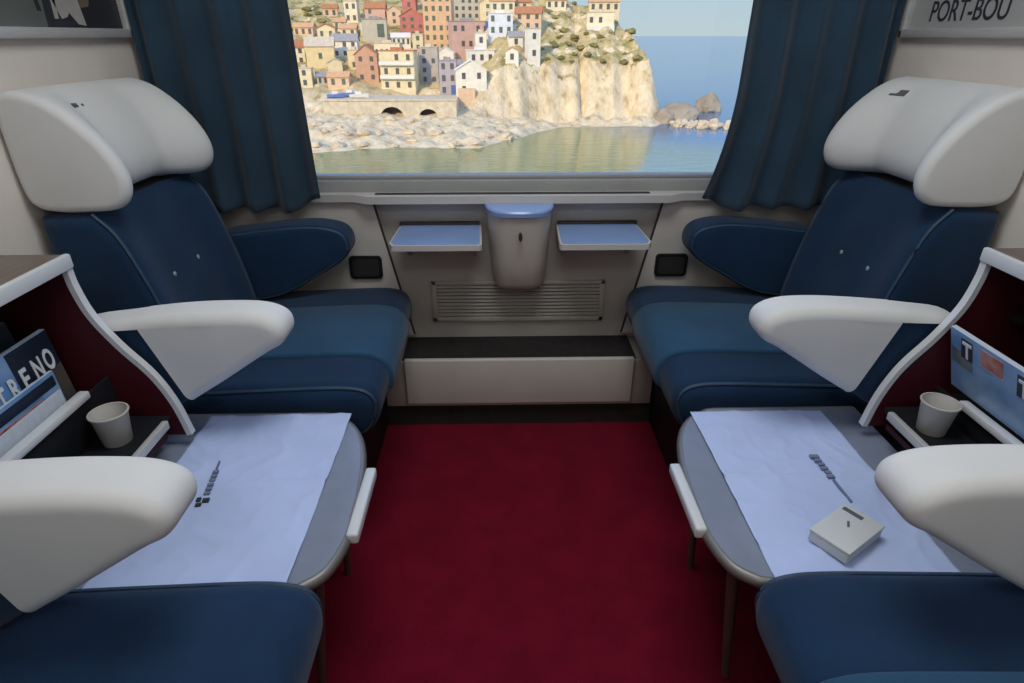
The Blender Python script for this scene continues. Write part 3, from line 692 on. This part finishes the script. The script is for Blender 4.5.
def terrain_mat():
    m = bpy.data.materials.new('headland_ground'); m.use_nodes = True
    nt = m.node_tree; N = nt.nodes; L = nt.links; b = N['Principled BSDF']; b.inputs['Roughness'].default_value = .95; b.inputs['Specular IOR Level'].default_value = .1
    tc = N.new('ShaderNodeTexCoord'); geo = N.new('ShaderNodeNewGeometry')
    sep = N.new('ShaderNodeSeparateXYZ'); L.new(geo.outputs['True Normal'], sep.inputs[0])
    def ramp(src, stops):
        r = N.new('ShaderNodeValToRGB'); e = r.color_ramp.elements
        while len(e) < len(stops): e.new(.5)
        for k, (p, c) in enumerate(stops): e[k].position = p; e[k].color = (*c, 1)
        L.new(src, r.inputs[0]); return r.outputs[0]
    def nz(scale, det=5, sc=None):
        t = N.new('ShaderNodeTexNoise'); t.inputs['Scale'].default_value = scale; t.inputs['Detail'].default_value = det; t.inputs['Roughness'].default_value = .65
        if sc:
            mp = N.new('ShaderNodeMapping'); mp.inputs['Scale'].default_value = sc; L.new(tc.outputs['Object'], mp.inputs[0]); L.new(mp.outputs[0], t.inputs['Vector'])
        else: L.new(tc.outputs['Object'], t.inputs['Vector'])
        return t.outputs['Fac']
    veg = ramp(nz(.16, 7), [(.34, (.17, .15, .045)), (.45, (.40, .32, .13)), (.56, (.58, .45, .22)), (.68, (.26, .23, .07))])
    rock = ramp(nz(.30, 7, (1.2, 1.2, .35)), [(.30, (.36, .25, .14)), (.44, (.64, .50, .30)), (.60, (.80, .65, .42))])
    mixf = N.new('ShaderNodeMath'); mixf.operation = 'ADD'
    ns = N.new('ShaderNodeMath'); ns.operation = 'MULTIPLY_ADD'; ns.inputs[1].default_value = 1.5; ns.inputs[2].default_value = -.75
    L.new(nz(.25, 4), ns.inputs[0]); L.new(sep.outputs['Z'], mixf.inputs[0]); L.new(ns.outputs[0], mixf.inputs[1])
    fac = ramp(mixf.outputs[0], [(.58, (0, 0, 0)), (.72, (1, 1, 1))])
    # nothing green grows on the shore rocks
    sp = N.new('ShaderNodeSeparateXYZ'); L.new(tc.outputs['Object'], sp.inputs[0])
    mr = N.new('ShaderNodeMapRange'); mr.inputs['From Min'].default_value = SEA+7; mr.inputs['From Max'].default_value = SEA+13
    L.new(sp.outputs['Z'], mr.inputs['Value'])
    mu = N.new('ShaderNodeMath'); mu.operation = 'MULTIPLY'; L.new(fac, mu.inputs[0]); L.new(mr.outputs[0], mu.inputs[1])
    mx = N.new('ShaderNodeMix'); mx.data_type = 'RGBA'; L.new(mu.outputs[0], mx.inputs['Factor']); L.new(rock, mx.inputs['A']); L.new(veg, mx.inputs['B'])
    L.new(mx.outputs['Result'], b.inputs['Base Color'])
    bp = N.new('ShaderNodeBump'); bp.inputs['Strength'].default_value = .8; bp.inputs['Distance'].default_value = .8
    L.new(nz(.6, 6), bp.inputs['Height']); L.new(bp.outputs[0], b.inputs['Normal'])
    return m
bm = bmesh.new(); G = []
xs = [-125+i*1.1 for i in range(int(187/1.1)+1)]
ys = [140+j*1.1 for j in range(155)]+[311+j*4 for j in range(20)]
for y in ys: G.append([bm.verts.new((x, y, H(x, y))) for x in xs])
for A, B in zip(G, G[1:]):
    for i in range(len(xs)-1): bm.faces.new((A[i], A[i+1], B[i+1], B[i]))
# skirt closes the headland below the water
o = from_bm('headland', bm, terrain_mat(), None, 60, recalc=False)
struct(o)
bm = bmesh.new()
x0, x1, y0, y1 = -40000, 40000, 6, 60000
def sea_mat():
    m = bpy.data.materials.new('sea_water'); m.use_nodes = True
    nt = m.node_tree; N = nt.nodes; L = nt.links; b = N['Principled BSDF']; b.inputs['Roughness'].default_value = .12; b.inputs['IOR'].default_value = 1.33
    tc = N.new('ShaderNodeTexCoord'); sp = N.new('ShaderNodeSeparateXYZ'); L.new(tc.outputs['Object'], sp.inputs[0])
    # shallow greenish bay in front of the village, deep blue beyond the headland
    ad = N.new('ShaderNodeMath'); ad.operation = 'MULTIPLY_ADD'; ad.inputs[1].default_value = 1.9
    L.new(sp.outputs['X'], ad.inputs[0]); L.new(sp.outputs['Y'], ad.inputs[2])
    nz = N.new('ShaderNodeTexNoise'); nz.inputs['Scale'].default_value = .05; nz.inputs['Detail'].default_value = 4; L.new(tc.outputs['Object'], nz.inputs['Vector'])
    a2 = N.new('ShaderNodeMath'); a2.operation = 'MULTIPLY_ADD'; a2.inputs[1].default_value = 60; L.new(nz.outputs['Fac'], a2.inputs[0]); L.new(ad.outputs[0], a2.inputs[2])
    mr = N.new('ShaderNodeMapRange'); mr.inputs['From Min'].default_value = 262; mr.inputs['From Max'].default_value = 320; L.new(a2.outputs[0], mr.inputs['Value'])
    r = N.new('ShaderNodeValToRGB'); r.color_ramp.elements[0].color = (.19, .22, .09, 1); r.color_ramp.elements[1].color = (.025, .12, .23, 1)
    L.new(mr.outputs[0], r.inputs[0]); L.new(r.outputs[0], b.inputs['Base Color'])
    w = N.new('ShaderNodeTexNoise'); w.inputs['Scale'].default_value = .45; w.inputs['Detail'].default_value = 4
    mp = N.new('ShaderNodeMapping'); mp.inputs['Scale'].default_value = (.35, 1, 1); L.new(tc.outputs['Object'], mp.inputs[0]); L.new(mp.outputs[0], w.inputs['Vector'])
    bp = N.new('ShaderNodeBump'); bp.inputs['Strength'].default_value = .18; bp.inputs['Distance'].default_value = .5; L.new(w.outputs['Fac'], bp.inputs['Height']); L.new(bp.outputs[0], b.inputs['Normal'])
    return m
gx_ = [x0, -3000, -300, -100, 0, 100, 300, 3000, x1]; gy_ = [y0, 80, 140, 200, 300, 600, 3000, 15000, y1]
G = [[bm.verts.new((x, y, SEA)) for x in gx_] for y in gy_]
for A, B in zip(G, G[1:]):
    for i in range(len(gx_)-1): bm.faces.new((A[i], A[i+1], B[i+1], B[i]))
sea = struct(from_bm('sea', bm, sea_mat(), None, 60, recalc=False))

# houses ------------------------------------------------------------
HC = dict(cream=(.72, .60, .37), pale=(.76, .66, .45), yellow=(.72, .56, .30), white=(.78, .71, .57), peach=(.70, .48, .30), terracotta=(.56, .32, .21),
          crimson=(.52, .19, .15), orange=(.66, .42, .24), pink=(.56, .36, .29), grey=(.44, .39, .33), lilac=(.42, .37, .38), stone=(.52, .46, .34), salmon=(.62, .38, .28), bluewhite=(.70, .70, .70))
HM = {k: mat('wall_'+k, v, .9, var=.07, vscale=.6, spec=.1) for k, v in HC.items()}
RM = {'tile': mat('roof_tiles', (.46, .20, .10), .9, var=.15, vscale=2, spec=.1), 'flat': mat('roof_terrace', (.60, .50, .36), .9, var=.1, vscale=1, spec=.1),
      'grey': mat('roof_slate', (.34, .31, .29), .9, var=.15, vscale=2, spec=.1), 'white': mat('roof_white', (.74, .70, .62), .8, var=.05, spec=.1), 'peachtile': mat('roof_pale_tiles', (.62, .36, .19), .9, var=.12, vscale=2, spec=.1)}
M['shutter'] = mat('dark_window_opening', (.09, .085, .075), .5, var=.2, vscale=1)
M['shutgreen'] = mat('green_shutters', (.10, .13, .09), .7, var=.2, vscale=1)
M['balcony'] = mat('balcony_white', (.72, .68, .58), .8, var=.05)
M['bluepaint'] = mat('blue_paint', (.07, .13, .34), .6, var=.1, vscale=1)
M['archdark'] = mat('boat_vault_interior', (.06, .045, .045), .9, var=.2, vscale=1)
M['quay'] = mat('quay_masonry', (.60, .51, .36), .9, var=.12, vscale=.8, spec=.1)
WMESH = {}
def window_mesh(w, h, mt):
    k = (round(w, 1), round(h, 1), mt)
    if k not in WMESH:
        bm = bmesh.new(); add_box(bm, (-w/2, -.10, -h/2), (w/2, .04, h/2)); me = bpy.data.meshes.new('window'); bm.to_mesh(me); bm.free(); me.materials.append(M[mt]); WMESH[k] = me
    return WMESH[k]
HOUSES = [
 ('cream', 'tile', -31.3, 205.6, -14.6, 10.8, 11.7, 'f', 3, 3, 'cream three-storey house with white balconies above the two dark arches'),
 ('grey', 'flat', -22.2, 213.4, -12.8, 5.9, 10.8, 'f', 2, 4, 'narrow grey tower house right of the balcony house'),
 ('lilac', 'grey', -15.5, 203.9, -15.7, 5.4, 10.1, 'f', 2, 3, 'lilac-grey house with a blue painted strip at its foot'),
 ('white', 'white', -8.0, 197.3, -15.1, 9.2, 9.8, 'g', 2, 2, 'white gabled house with small windows at the cliff foot'),
 ('peach', 'peachtile', -49.8, 204.7, -13.3, 6.6, 4.4, 'h', 2, 1, 'low orange-roofed house behind the blue boats'),
 ('terracotta', 'tile', -41.6, 210.0, -11.9, 7.0, 10.6, 'g', 2, 3, 'terracotta walled house left of the balcony house'),
 ('yellow', 'flat', -58.4, 220.1, -8.3, 9.0, 9.0, 'h', 1, 1, 'large plain pale yellow house near the left curtain'),
 ('pale', 'tile', -67.1, 222.6, -7.4, 5.8, 7.3, 'h', 2, 2, 'cream house with a red roof against the left curtain'),
 ('white', 'grey', -52.0, 228.4, -5.5, 8.6, 7.2, 'h', 3, 2, 'white house with grey roof above the plain yellow house'),
 ('pale', 'flat', -37.6, 227.4, -6.8, 8.9, 5.8, 'f', 5, 1, 'long white house with one row of windows behind the terracotta house'),
 ('cream', 'peachtile', -28.9, 221.9, -9.6, 4.4, 6.7, 'h', 1, 2, 'small cream house with orange roof behind the balcony house'),
 ('stone', 'grey', -43.7, 241.5, -1.4, 8.6, 7.9, 'f', 2, 1, 'grey stone house with a large dark opening'),
 ('white', 'white', -34.6, 241.4, -2.3, 6.6, 4.3, 'h', 4, 1, 'small low white house below the crimson house'),
 ('crimson', 'tile', -31.6, 252.8, .8, 9.0, 9.4, 'g', 3, 3, 'crimson red gabled house left of the tall orange house'),
 ('orange', 'tile', -21.1, 240.0, -3.9, 10.1, 18.0, 'f', 4, 6, 'tall orange apartment house in the village centre'),
 ('pink', 'grey', -9.2, 230.6, -3.7, 13.1, 9.3, 'f', 5, 2, 'wide pink house with a blue corner strip'),
 ('white', 'white', -17.8, 225.3, -8.4, 5.9, 6.2, 'g', 1, 1, 'white gabled house at the foot of the tall orange house'),
 ('white', 'white', -5.0, 209.9, -7.3, 8.3, 4.5, 'f', 3, 1, 'flat-roofed white house directly above the gabled house at the cliff foot'),
 ('grey', 'flat', -21.8, 280.1, 9.2, 6.5, 7.4, 'f', 2, 3, 'tall grey house behind the orange apartment house'),
 ('stone', 'grey', -11.7, 262.2, 4.3, 10.1, 12.4, 'f', 4, 5, 'large grey-beige block rising behind the pink house'),
 ('bluewhite', 'white', 1.1, 219.7, 1.2, 7.8, 6.5, 'f', 3, 2, 'bluish white house right of the pink house'),
 ('pale', 'peachtile', 1.9, 232.6, 7.9, 8.2, 5.4, 'h', 3, 1, 'cream house with pale tiles above the bluish white house'),
 ('peach', 'tile', 10.2, 225.7, 3.0, 8.7, 6.7, 'h', 3, 2, 'peach house with terracotta roof at the top of the pale cliff'),
 ('white', 'flat', 11.4, 208.2, -6.1, 4.1, 9.4, 'f', 1, 2, 'narrow tall white house on the edge of the pale cliff'),
 ('salmon', 'tile', -46.6, 261.5, 5.3, 7.7, 7.3, 'h', 2, 2, 'salmon pink house high above the grey stone house'),
 ('peach', 'peachtile', -39.5, 261.8, 4.9, 5.4, 6.5, 'g', 1, 2, 'peach gabled house right of the salmon pink house'),
 ('pale', 'flat', -55.7, 261.5, 5.3, 5.0, 7.7, 'f', 2, 2, 'pale tower house on the grassy slope'),
 ('peach', 'peachtile', -70.7, 247.5, .9, 7.3, 4.4, 'h', 3, 1, 'low peach house at the left edge of the village'),
 ('cream', 'tile', -61.8, 244.8, -.1, 6.5, 5.1, 'g', 2, 1, 'low cream gabled house below the grassy slope'),
 ('pale', 'peachtile', -54.3, 246.9, .5, 5.8, 4.4, 'h', 2, 1, 'low pale house directly below the tower house'),
 ('crimson', 'tile', -36.0, 280.9, 10.6, 5.7, 4.9, 'g', 1, 1, 'small red house topmost above the crimson house'),
 ('stone', 'flat', -28.8, 286.2, 11.6, 5.8, 5.8, 'f', 2, 2, 'stone house topmost left of the tall grey house'),
 ('pale', 'flat', 35.2, 231.3, 3.3, 9.3, 5.1, 'f', 3, 1, 'cream house with terrace lower of two on the headland top'),
 ('cream', 'peachtile', 37.7, 240.5, 8.4, 10.6, 4.9, 'h', 4, 1, 'cream house upper of two on the headland top'),
 ('stone', 'grey', -55.1, 206.6, -12.8, 3.3, 3.8, 'h', 2, 1, 'low stone house left of the orange-roofed house'),
 ('cream', 'flat', -52.8, 215.2, -9.9, 4.6, 4.6, 'g', 1, 1, 'little cream gabled house above the orange-roofed house'),
 ('yellow', 'flat', -47.2, 218.4, -8.8, 4.0, 5.9, 'f', 1, 2, 'narrow yellow house left of the terracotta house'),
 ('cream', 'flat', -28.4, 239.6, -3.9, 3.7, 5.7, 'f', 1, 2, 'narrow cream house touching the tall orange house on its left'),
 ('cream', 'tile', -25.8, 268.7, 5.4, 4.7, 7.9, 'f', 1, 3, 'narrow cream house rising behind the crimson house'),
 ('white', 'grey', 5.9, 213.4, -2.2, 4.5, 4.5, 'h', 1, 1, 'little white house with grey roof below the bluish white house'),
 ('cream', 'peachtile', -3.3, 240.6, 6.9, 5.6, 6.3, 'g', 1, 2, 'cream gabled house above the blue corner strip of the pink house'),
 ('yellow', 'peachtile', -40.1, 233.4, -4.4, 4.9, 3.5, 'h', 2, 1, 'small yellow house below the grey stone house'),
 ('pale', 'flat', -64.7, 233.5, -3.8, 4.9, 4.5, 'f', 2, 1, 'small pale flat-roofed house above the red-roofed house'),
 ('lilac', 'grey', -13.6, 218.7, -10.7, 4.0, 4.7, 'h', 1, 1, 'little lilac house below the pink house'),
 ('cream', 'flat', -60.1, 204.7, -13.3, 4.4, 5.6, 'f', 1, 2, 'narrow cream house lowest beside the left curtain'),
 ('cream', 'tile', -37.1, 219.0, -9.5, 3.3, 4.0, 'h', 1, 1, 'tiny cream house wedged between terracotta house and balcony house'),
 ('pale', 'tile', -44.8, 228.5, -5.5, 4.1, 4.1, 'g', 1, 1, 'small pale gabled house above the terracotta house'),
 ('cream', 'peachtile', -59.0, 254.9, 3.2, 4.5, 3.8, 'h', 2, 1, 'small cream house left of the pale tower house'),
 ('pale', 'flat', -48.5, 249.1, 1.2, 3.7, 4.4, 'f', 1, 1, 'small pale flat-roofed house left of the grey stone house'),
 ('pale', 'flat', -6.8, 273.0, 10.7, 6.4, 5.6, 'f', 2, 2, 'pale flat-roofed house topmost right of the grey-beige block'),
 ('cream', 'tile', 9.4, 235.9, 8.6, 4.8, 4.1, 'h', 1, 1, 'small cream house peeping above the peach house on the cliff'),
 ('pale', 'peachtile', 20.8, 242.5, 9.4, 7.1, 4.3, 'h', 3, 1, 'low pale house alone on the headland left of the two hilltop houses'),
 ('white', 'flat', -5.3, 216.5, -2.4, 3.5, 4.5, 'f', 1, 1, 'small white flat-roofed house below and left of the bluish white house'),
 ('white', 'peachtile', 4.4, 204.3, -6.2, 4.0, 4.3, 'g', 1, 1, 'small white gabled house left of the narrow tall white house'),
 ('peach', 'tile', -64.9, 267.5, 7.4, 5.4, 4.7, 'h', 2, 1, 'peach house alone on the grassy slope at the left'),
]
for hi, (wc, rc, x, y, z, w, h, rt, nc, nr, lab) in enumerate(HOUSES):
    t = thing('house', lab, 'house', (x, y, z), 'village houses')
    rr = random.Random(hi*3+1); yaw = rr.uniform(-.16, .30)
    t.rotation_euler = (0, 0, yaw)
    d = max(3.4, w*.5); rh = 0 if rt == 'f' else h*.26; wh = h-rh
    bm = bmesh.new()
    if rt == 'g':
        add_prism(bm, [(-w/2, -4), (w/2, -4), (w/2, wh), (0, h-.15), (-w/2, wh)], 1, 0, d)
    elif rt == 'h':
        add_prism(bm, [(0, -4), (d, -4), (d, wh), (d/2, h-.15), (0, wh)], 0, -w/2, w/2)
    else:
        add_box(bm, (-w/2, 0, -4), (w/2, d, wh-.01))
    def lk(nm, bm_, m_, par=t):
        bmesh.ops.recalc_face_normals(bm_, faces=bm_.faces[:])
        me = bpy.data.meshes.new(nm); bm_.to_mesh(me); bm_.free(); me.materials.append(m_)
        o_ = bpy.data.objects.new(nm, me); COL.objects.link(o_); o_.parent = par; return o_
    lk('walls', bm, HM[wc])
    bm = bmesh.new()
    if rt == 'g':
        add_prism(bm, [(-w/2-.35, wh-.2), (0, h), (w/2+.35, wh-.2), (w/2+.35, wh+.05), (0, h+.28), (-w/2-.35, wh+.05)], 1, -.3, d+.3)
    elif rt == 'h':
        add_prism(bm, [(-.4, wh-.25), (d/2, h), (d+.4, wh-.25), (d+.4, wh), (d/2, h+.28), (-.4, wh)], 0, -w/2-.3, w/2+.3)
    else:
        add_box(bm, (-w/2-.2, -.2, wh-.05), (w/2+.2, d+.2, wh+.2)); add_box(bm, (-w*.2, d*.3, wh+.2), (w*.15, d*.7, wh+1.0))
    lk('roof', bm, RM[rc])
    sh = rr.choice(['shutter', 'shutter', 'shutgreen'])
    for r_ in range(nr):
        for c_ in range(nc):
            if rr.random() < .08: continue
            big = wc == 'stone' and rc == 'grey' and nc == 2 and nr == 1 and w > 8
            ww, wh_ = (min(1.1, w/nc*.42), min(1.7, wh/nr*.52)) if not big else (2.4, 4.2)
            o_ = bpy.data.objects.new('window', window_mesh(ww, wh_, sh)); COL.objects.link(o_); o_.parent = t
            o_.location = (-w/2+w*(c_+.5)/nc, 0, wh*(r_+.55)/nr)
            # windows of the sunny side wall
    if hi == 0:
        for r_ in range(1, 3):
            bm = bmesh.new(); add_box(bm, (-w/2, -1.1, wh*r_/3-.1), (w/2, 0, wh*r_/3+.12)); add_box(bm, (-w/2, -1.15, wh*r_/3+.1), (w/2, -1.0, wh*r_/3+1.0)); lk('balcony', bm, M['balcony'])
    if hi == 2:
        bm = bmesh.new(); add_box(bm, (w*.15, -.2, -2), (w*.5, .1, 3.2)); lk('blue_doorway', bm, M['bluepaint'])
    if hi == 15:
        bm = bmesh.new(); add_box(bm, (w*.40, -.15, -1), (w*.5+.1, .3, wh)); lk('blue_corner', bm, M['bluepaint'])
    if hi == 3:
        bm = bmesh.new(); add_box(bm, (-w*.46, -1.6, -4), (w*.1, 0, 2.2)); lk('porch', bm, HM['peach'])
    if hi == 32:
        bm = bmesh.new(); add_box(bm, (-w*.5, -2.2, -3), (w*.5, 0, 1.0)); lk('terrace', bm, M['balcony'])

# quay wall with the two boat vaults
q = thing('quay_wall', 'stone quay wall with two dark boat vault arches below the houses', 'wall', (-24, 188, -20))
def archpts(x0, x1, zb, zt, arches):
    pts = [(x0, zt), (x1, zt), (x1, zb)]
    for cx, r in sorted(arches, reverse=True):
        pts += [(cx+r, zb)] + [(cx+r*math.cos(a), zb+.8+r*.85*math.sin(a)) for a in [PI*k/12 for k in range(13)]] + [(cx-r, zb)]
    return pts + [(x0, zb)]
AR = [(-30.6, 3.4), (-20.2, 2.7)]
prism('wall_face', archpts(-50, -12, -20.6, -15.2, AR), 1, 184.5, 187.5, M['quay'], q)
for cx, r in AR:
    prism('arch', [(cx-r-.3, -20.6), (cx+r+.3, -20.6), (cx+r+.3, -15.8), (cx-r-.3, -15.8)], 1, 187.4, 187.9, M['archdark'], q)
prism('parapet', [(-50.2, -15.3), (-11.8, -15.3), (-11.8, -14.9), (-50.2, -14.9)], 1, 184.2, 187.8, M['quay'], q)
box('promenade', (-50, 187.5, -21), (-12, 203, -15.25), M['quay'], q)

# boats on the quay
def boat(x, y, z, L_, ang, col, label):
    t = thing('boat', label, 'boat', (x, y, z), 'boats on the quay'); t.rotation_euler = (0, 0, ang)
    bm = bmesh.new(); rings = []
    for k in range(9):
        u = k/8; w = .95*math.sin(PI*min(1, .25+u*.75))**.7 if u < 1 else .03
        xx = (u-.5)*L_
        rings.append([bm.verts.new((xx, w*a, b*1.1+(.35*u*u if b > .5 else 0))) for a, b in ((-1, 1), (-.75, .3), (0, 0), (.75, .3), (1, 1))])
    for A, B in zip(rings, rings[1:]):
        for i in range(4): bm.faces.new((A[i], A[i+1], B[i+1], B[i]))
        bm.faces.new((A[4], A[0], B[0], B[4]))
    bm.faces.new(rings[0]); bm.faces.new(rings[-1])
    bmesh.ops.recalc_face_normals(bm, faces=bm.faces[:])
    me = bpy.data.meshes.new('hull'); bm.to_mesh(me); bm.free(); me.materials.append(col); o_ = bpy.data.objects.new('hull', me); COL.objects.link(o_); o_.parent = t
    bm = bmesh.new(); add_box(bm, (-L_*.2, -.5, 1.0), (L_*.15, .5, 1.9), .15); me = bpy.data.meshes.new('cabin'); bm.to_mesh(me); bm.free(); me.materials.append(M['balcony']); o_ = bpy.data.objects.new('cabin', me); COL.objects.link(o_); o_.parent = t
M['tarp'] = mat('blue_tarpaulin', (.16, .22, .46), .6, var=.1, vscale=1)
boat(-48.0, 192, -15.22, 5.0, .2, M['tarp'], 'blue boat farthest left on the quay')
boat(-44.6, 196.5, -15.22, 5.5, -.15, M['tarp'], 'blue boat second from the left on the quay')
boat(-41.0, 191.5, -15.22, 5.5, .1, HM['white'], 'white boat on the quay right of the blue boats')

# rocks of the breakwater
def rock_mesh(seed, rough=.35):
    bm = bmesh.new(); bmesh.ops.create_icosphere(bm, subdivisions=3, radius=1)
    for v in bm.verts:
        n = noise.fractal(v.co*1.1+Vector((seed*5.1, 0, 0)), 1, 2, 4)
        c = noise.cell(v.co*1.5+Vector((seed, 3, 1)))
        v.co *= 1+rough*n+.06*c
    me = bpy.data.meshes.new('boulder'); bm.to_mesh(me); bm.free(); return me
ROCK = mat('breakwater_stone', (.50, .39, .25), .95, rgb2=(.70, .57, .38), vscale=.6, bump=.8, bscale=2., spec=.1)
RD = mat('dark_sea_rock', (.28, .23, .17), .95, rgb2=(.42, .35, .25), vscale=.4, bump=.8, bscale=2., spec=.1)
def rock(me, loc, sc, rz, label, group=None, nm='boulder'):
    o_ = bpy.data.objects.new(nm, me); COL.objects.link(o_); o_.location = loc; o_.scale = sc; o_.rotation_euler = (0, 0, rz)
    return tag(o_, label, 'rock', group)
RMS = []
for k in range(6):
    me = rock_mesh(k+1); me.materials.append(ROCK); RMS.append(me)
rd1 = rock_mesh(21, .25); rd1.materials.append(RD); rd2 = rock_mesh(33, .3); rd2.materials.append(RD); rd3 = rock_mesh(8, .3); rd3.materials.append(RD)
rock(rd1, (62, 218, SEA+.5), (7, 6, 4.6), .3, 'large rounded sea rock at the tip of the headland', nm='sea_rock')
rock(rd2, (79, 240, SEA+.5), (5.5, 4.5, 5.4), .8, 'small pointed sea rock offshore behind the breakwater', nm='sea_rock')
rock(rd3, (53.5, 206, SEA+.5), (4, 3.5, 3.8), .8, 'dark sea rock between the headland and the breakwater', nm='sea_rock')
rr = random.Random(4); put = []
for k in range(2500):
    u = rr.random(); x = 56+u*26+rr.uniform(-2, 2); y = 201-u*12+rr.uniform(-6.5, 4.5)
    sc = rr.uniform(.8, 1.9)
    if len(put) >= 60 or (x-53.5)**2+(y-206)**2 < (5+sc)**2 or y > 206: continue
    if any((x-a)**2+(y-b)**2 < (1.27*(sc+c))**2 for a, b, c in put): continue
    put.append((x, y, sc))
    rock(RMS[k % 6], (x, y, SEA+.15+.25*sc), (sc*1.1, sc, sc*.95), rr.uniform(0, 6), 'pale boulder heaped with others in the breakwater right of the headland', 'breakwater boulders')
rr = random.Random(9); put = []
for k in range(60):
    x = rr.uniform(-60, 2); y = lerp(SH, x)+rr.uniform(1, 22)
    sc = rr.uniform(.7, 1.8)
    if any((x-a)**2+(y-b)**2 < (1.6*(sc+c))**2 for a, b, c in put): continue
    put.append((x, y, sc))
    rock(RMS[k % 6], (x, y, H(x, y)+.2), (sc*1.3, sc, sc*.7), rr.uniform(0, 6), 'pale boulder lying on the shore below the village', 'shore boulders', 'shore_boulder')
# shrubs of the slopes, kept clear of the houses
SHM = mat('shrub_leaves', (.15, .14, .045), .9, rgb2=(.30, .25, .10), vscale=.8, bump=.8, bscale=4., spec=.1)
SHR = []
for k in range(5):
    bm = bmesh.new(); bmesh.ops.create_icosphere(bm, subdivisions=3, radius=1)
    for v in bm.verts:
        q_ = v.co*1.6+Vector((k*7.3, 0, 0)); v.co *= 1+.45*noise.noise(q_)+.40*noise.noise(q_*2.3)
    me = bpy.data.meshes.new('shrub'); bm.to_mesh(me); bm.free(); me.materials.append(SHM)
    for p in me.polygons: p.use_smooth = True
    SHR.append(me)
rr = random.Random(12); placed = []; tries = 0
while len(placed) < 110 and tries < 6000:
    tries += 1
    if rr.random() < .45: x = rr.uniform(14, 46); y = lerp(CB, x)+rr.uniform(9, 48)
    else: x = rr.uniform(-85, 14); y = lerp(SH, x)+rr.uniform(45, 125)
    z = H(x, y); r_ = rr.uniform(.45, 1.15)
    if z < -12: continue
    if any(abs(x-hx) < hw*.75+r_*1.8 and -3.5-r_ < y-hy < max(4.5, hw*.8)+3+r_ for hx, hy, hw in [(h_[2], h_[3], h_[5]) for h_ in HOUSES]): continue
    if any((x-a)**2+(y-b)**2 < 16 for a, b in placed): continue
    placed.append((x, y))
    o_ = bpy.data.objects.new('shrub', SHR[len(placed) % 5]); COL.objects.link(o_); o_.location = (x, y, z+r_*.3); o_.scale = (r_*1.7, r_*1.3, r_*.8); o_.rotation_euler = (0, 0, rr.uniform(0, 6))
    if x > 14: tag(o_, 'olive green shrub growing on the headland above the pale cliff', 'shrub', 'shrubs on the headland')
    else: tag(o_, 'olive green shrub growing on the slope among the village houses', 'shrub', 'shrubs in the village')

# ------------------------------------------------------------------ sun, sky, camera
L = bpy.data.lights.new('sun', 'SUN'); L.energy = 3.5; L.angle = math.radians(.6); L.color = (1, .78, .45)
o = bpy.data.objects.new('sun', L); COL.objects.link(o)
o.rotation_euler = Vector((.42, .80, -.46)).to_track_quat('-Z', 'Y').to_euler()
w = bpy.data.worlds.new('sky'); S.world = w; w.use_nodes = True
nt = w.node_tree; N = nt.nodes
bg = N['Background']; tc = N.new('ShaderNodeTexCoord'); sp = N.new('ShaderNodeSeparateXYZ'); r = N.new('ShaderNodeValToRGB')
nt.links.new(tc.outputs['Generated'], sp.inputs[0]); nt.links.new(sp.outputs['Z'], r.inputs[0]); nt.links.new(r.outputs[0], bg.inputs[0])
e = r.color_ramp.elements; e[0].position = 0; e[0].color = (.56, .67, .72, 1); e[1].position = .9; e[1].color = (.25, .40, .75, 1)
e2 = e.new(.06); e2.color = (.50, .66, .76, 1)
e3 = e.new(.14); e3.color = (.40, .58, .86, 1)
e4 = e.new(.28); e4.color = (.80, 1.25, 2.4, 1)
e5 = e.new(.60); e5.color = (.80, 1.25, 2.4, 1)
bg.inputs[1].default_value = 1.0
# light portal at the window opening
P = bpy.data.lights.new('window_portal', 'AREA'); P.shape = 'RECTANGLE'; P.size = 1.76; P.size_y = .75; P.cycles.is_portal = True
o = bpy.data.objects.new('window_portal', P); COL.objects.link(o); o.location = (0, YW+.06, 1.23); o.rotation_euler = (-PI/2, 0, 0)

cam = bpy.data.cameras.new('camera'); co = bpy.data.objects.new('camera', cam); COL.objects.link(co)
cam.sensor_width = 36; cam.lens = 600/1024*36; cam.clip_start = .02; cam.clip_end = 100000
co.location = (-.065, 0, 1.25); co.rotation_euler = (PI/2-math.radians(27.0), 0, math.radians(-1.25))
S.camera = co
S.view_settings.view_transform = 'Standard'; S.view_settings.look = 'None'; S.view_settings.exposure = 0; S.view_settings.gamma = 1
S.view_settings.use_curve_mapping = False
S.cycles.max_bounces = 8; S.cycles.diffuse_bounces = 4; S.cycles.transparent_max_bounces = 8
S.cycles.use_denoising = True
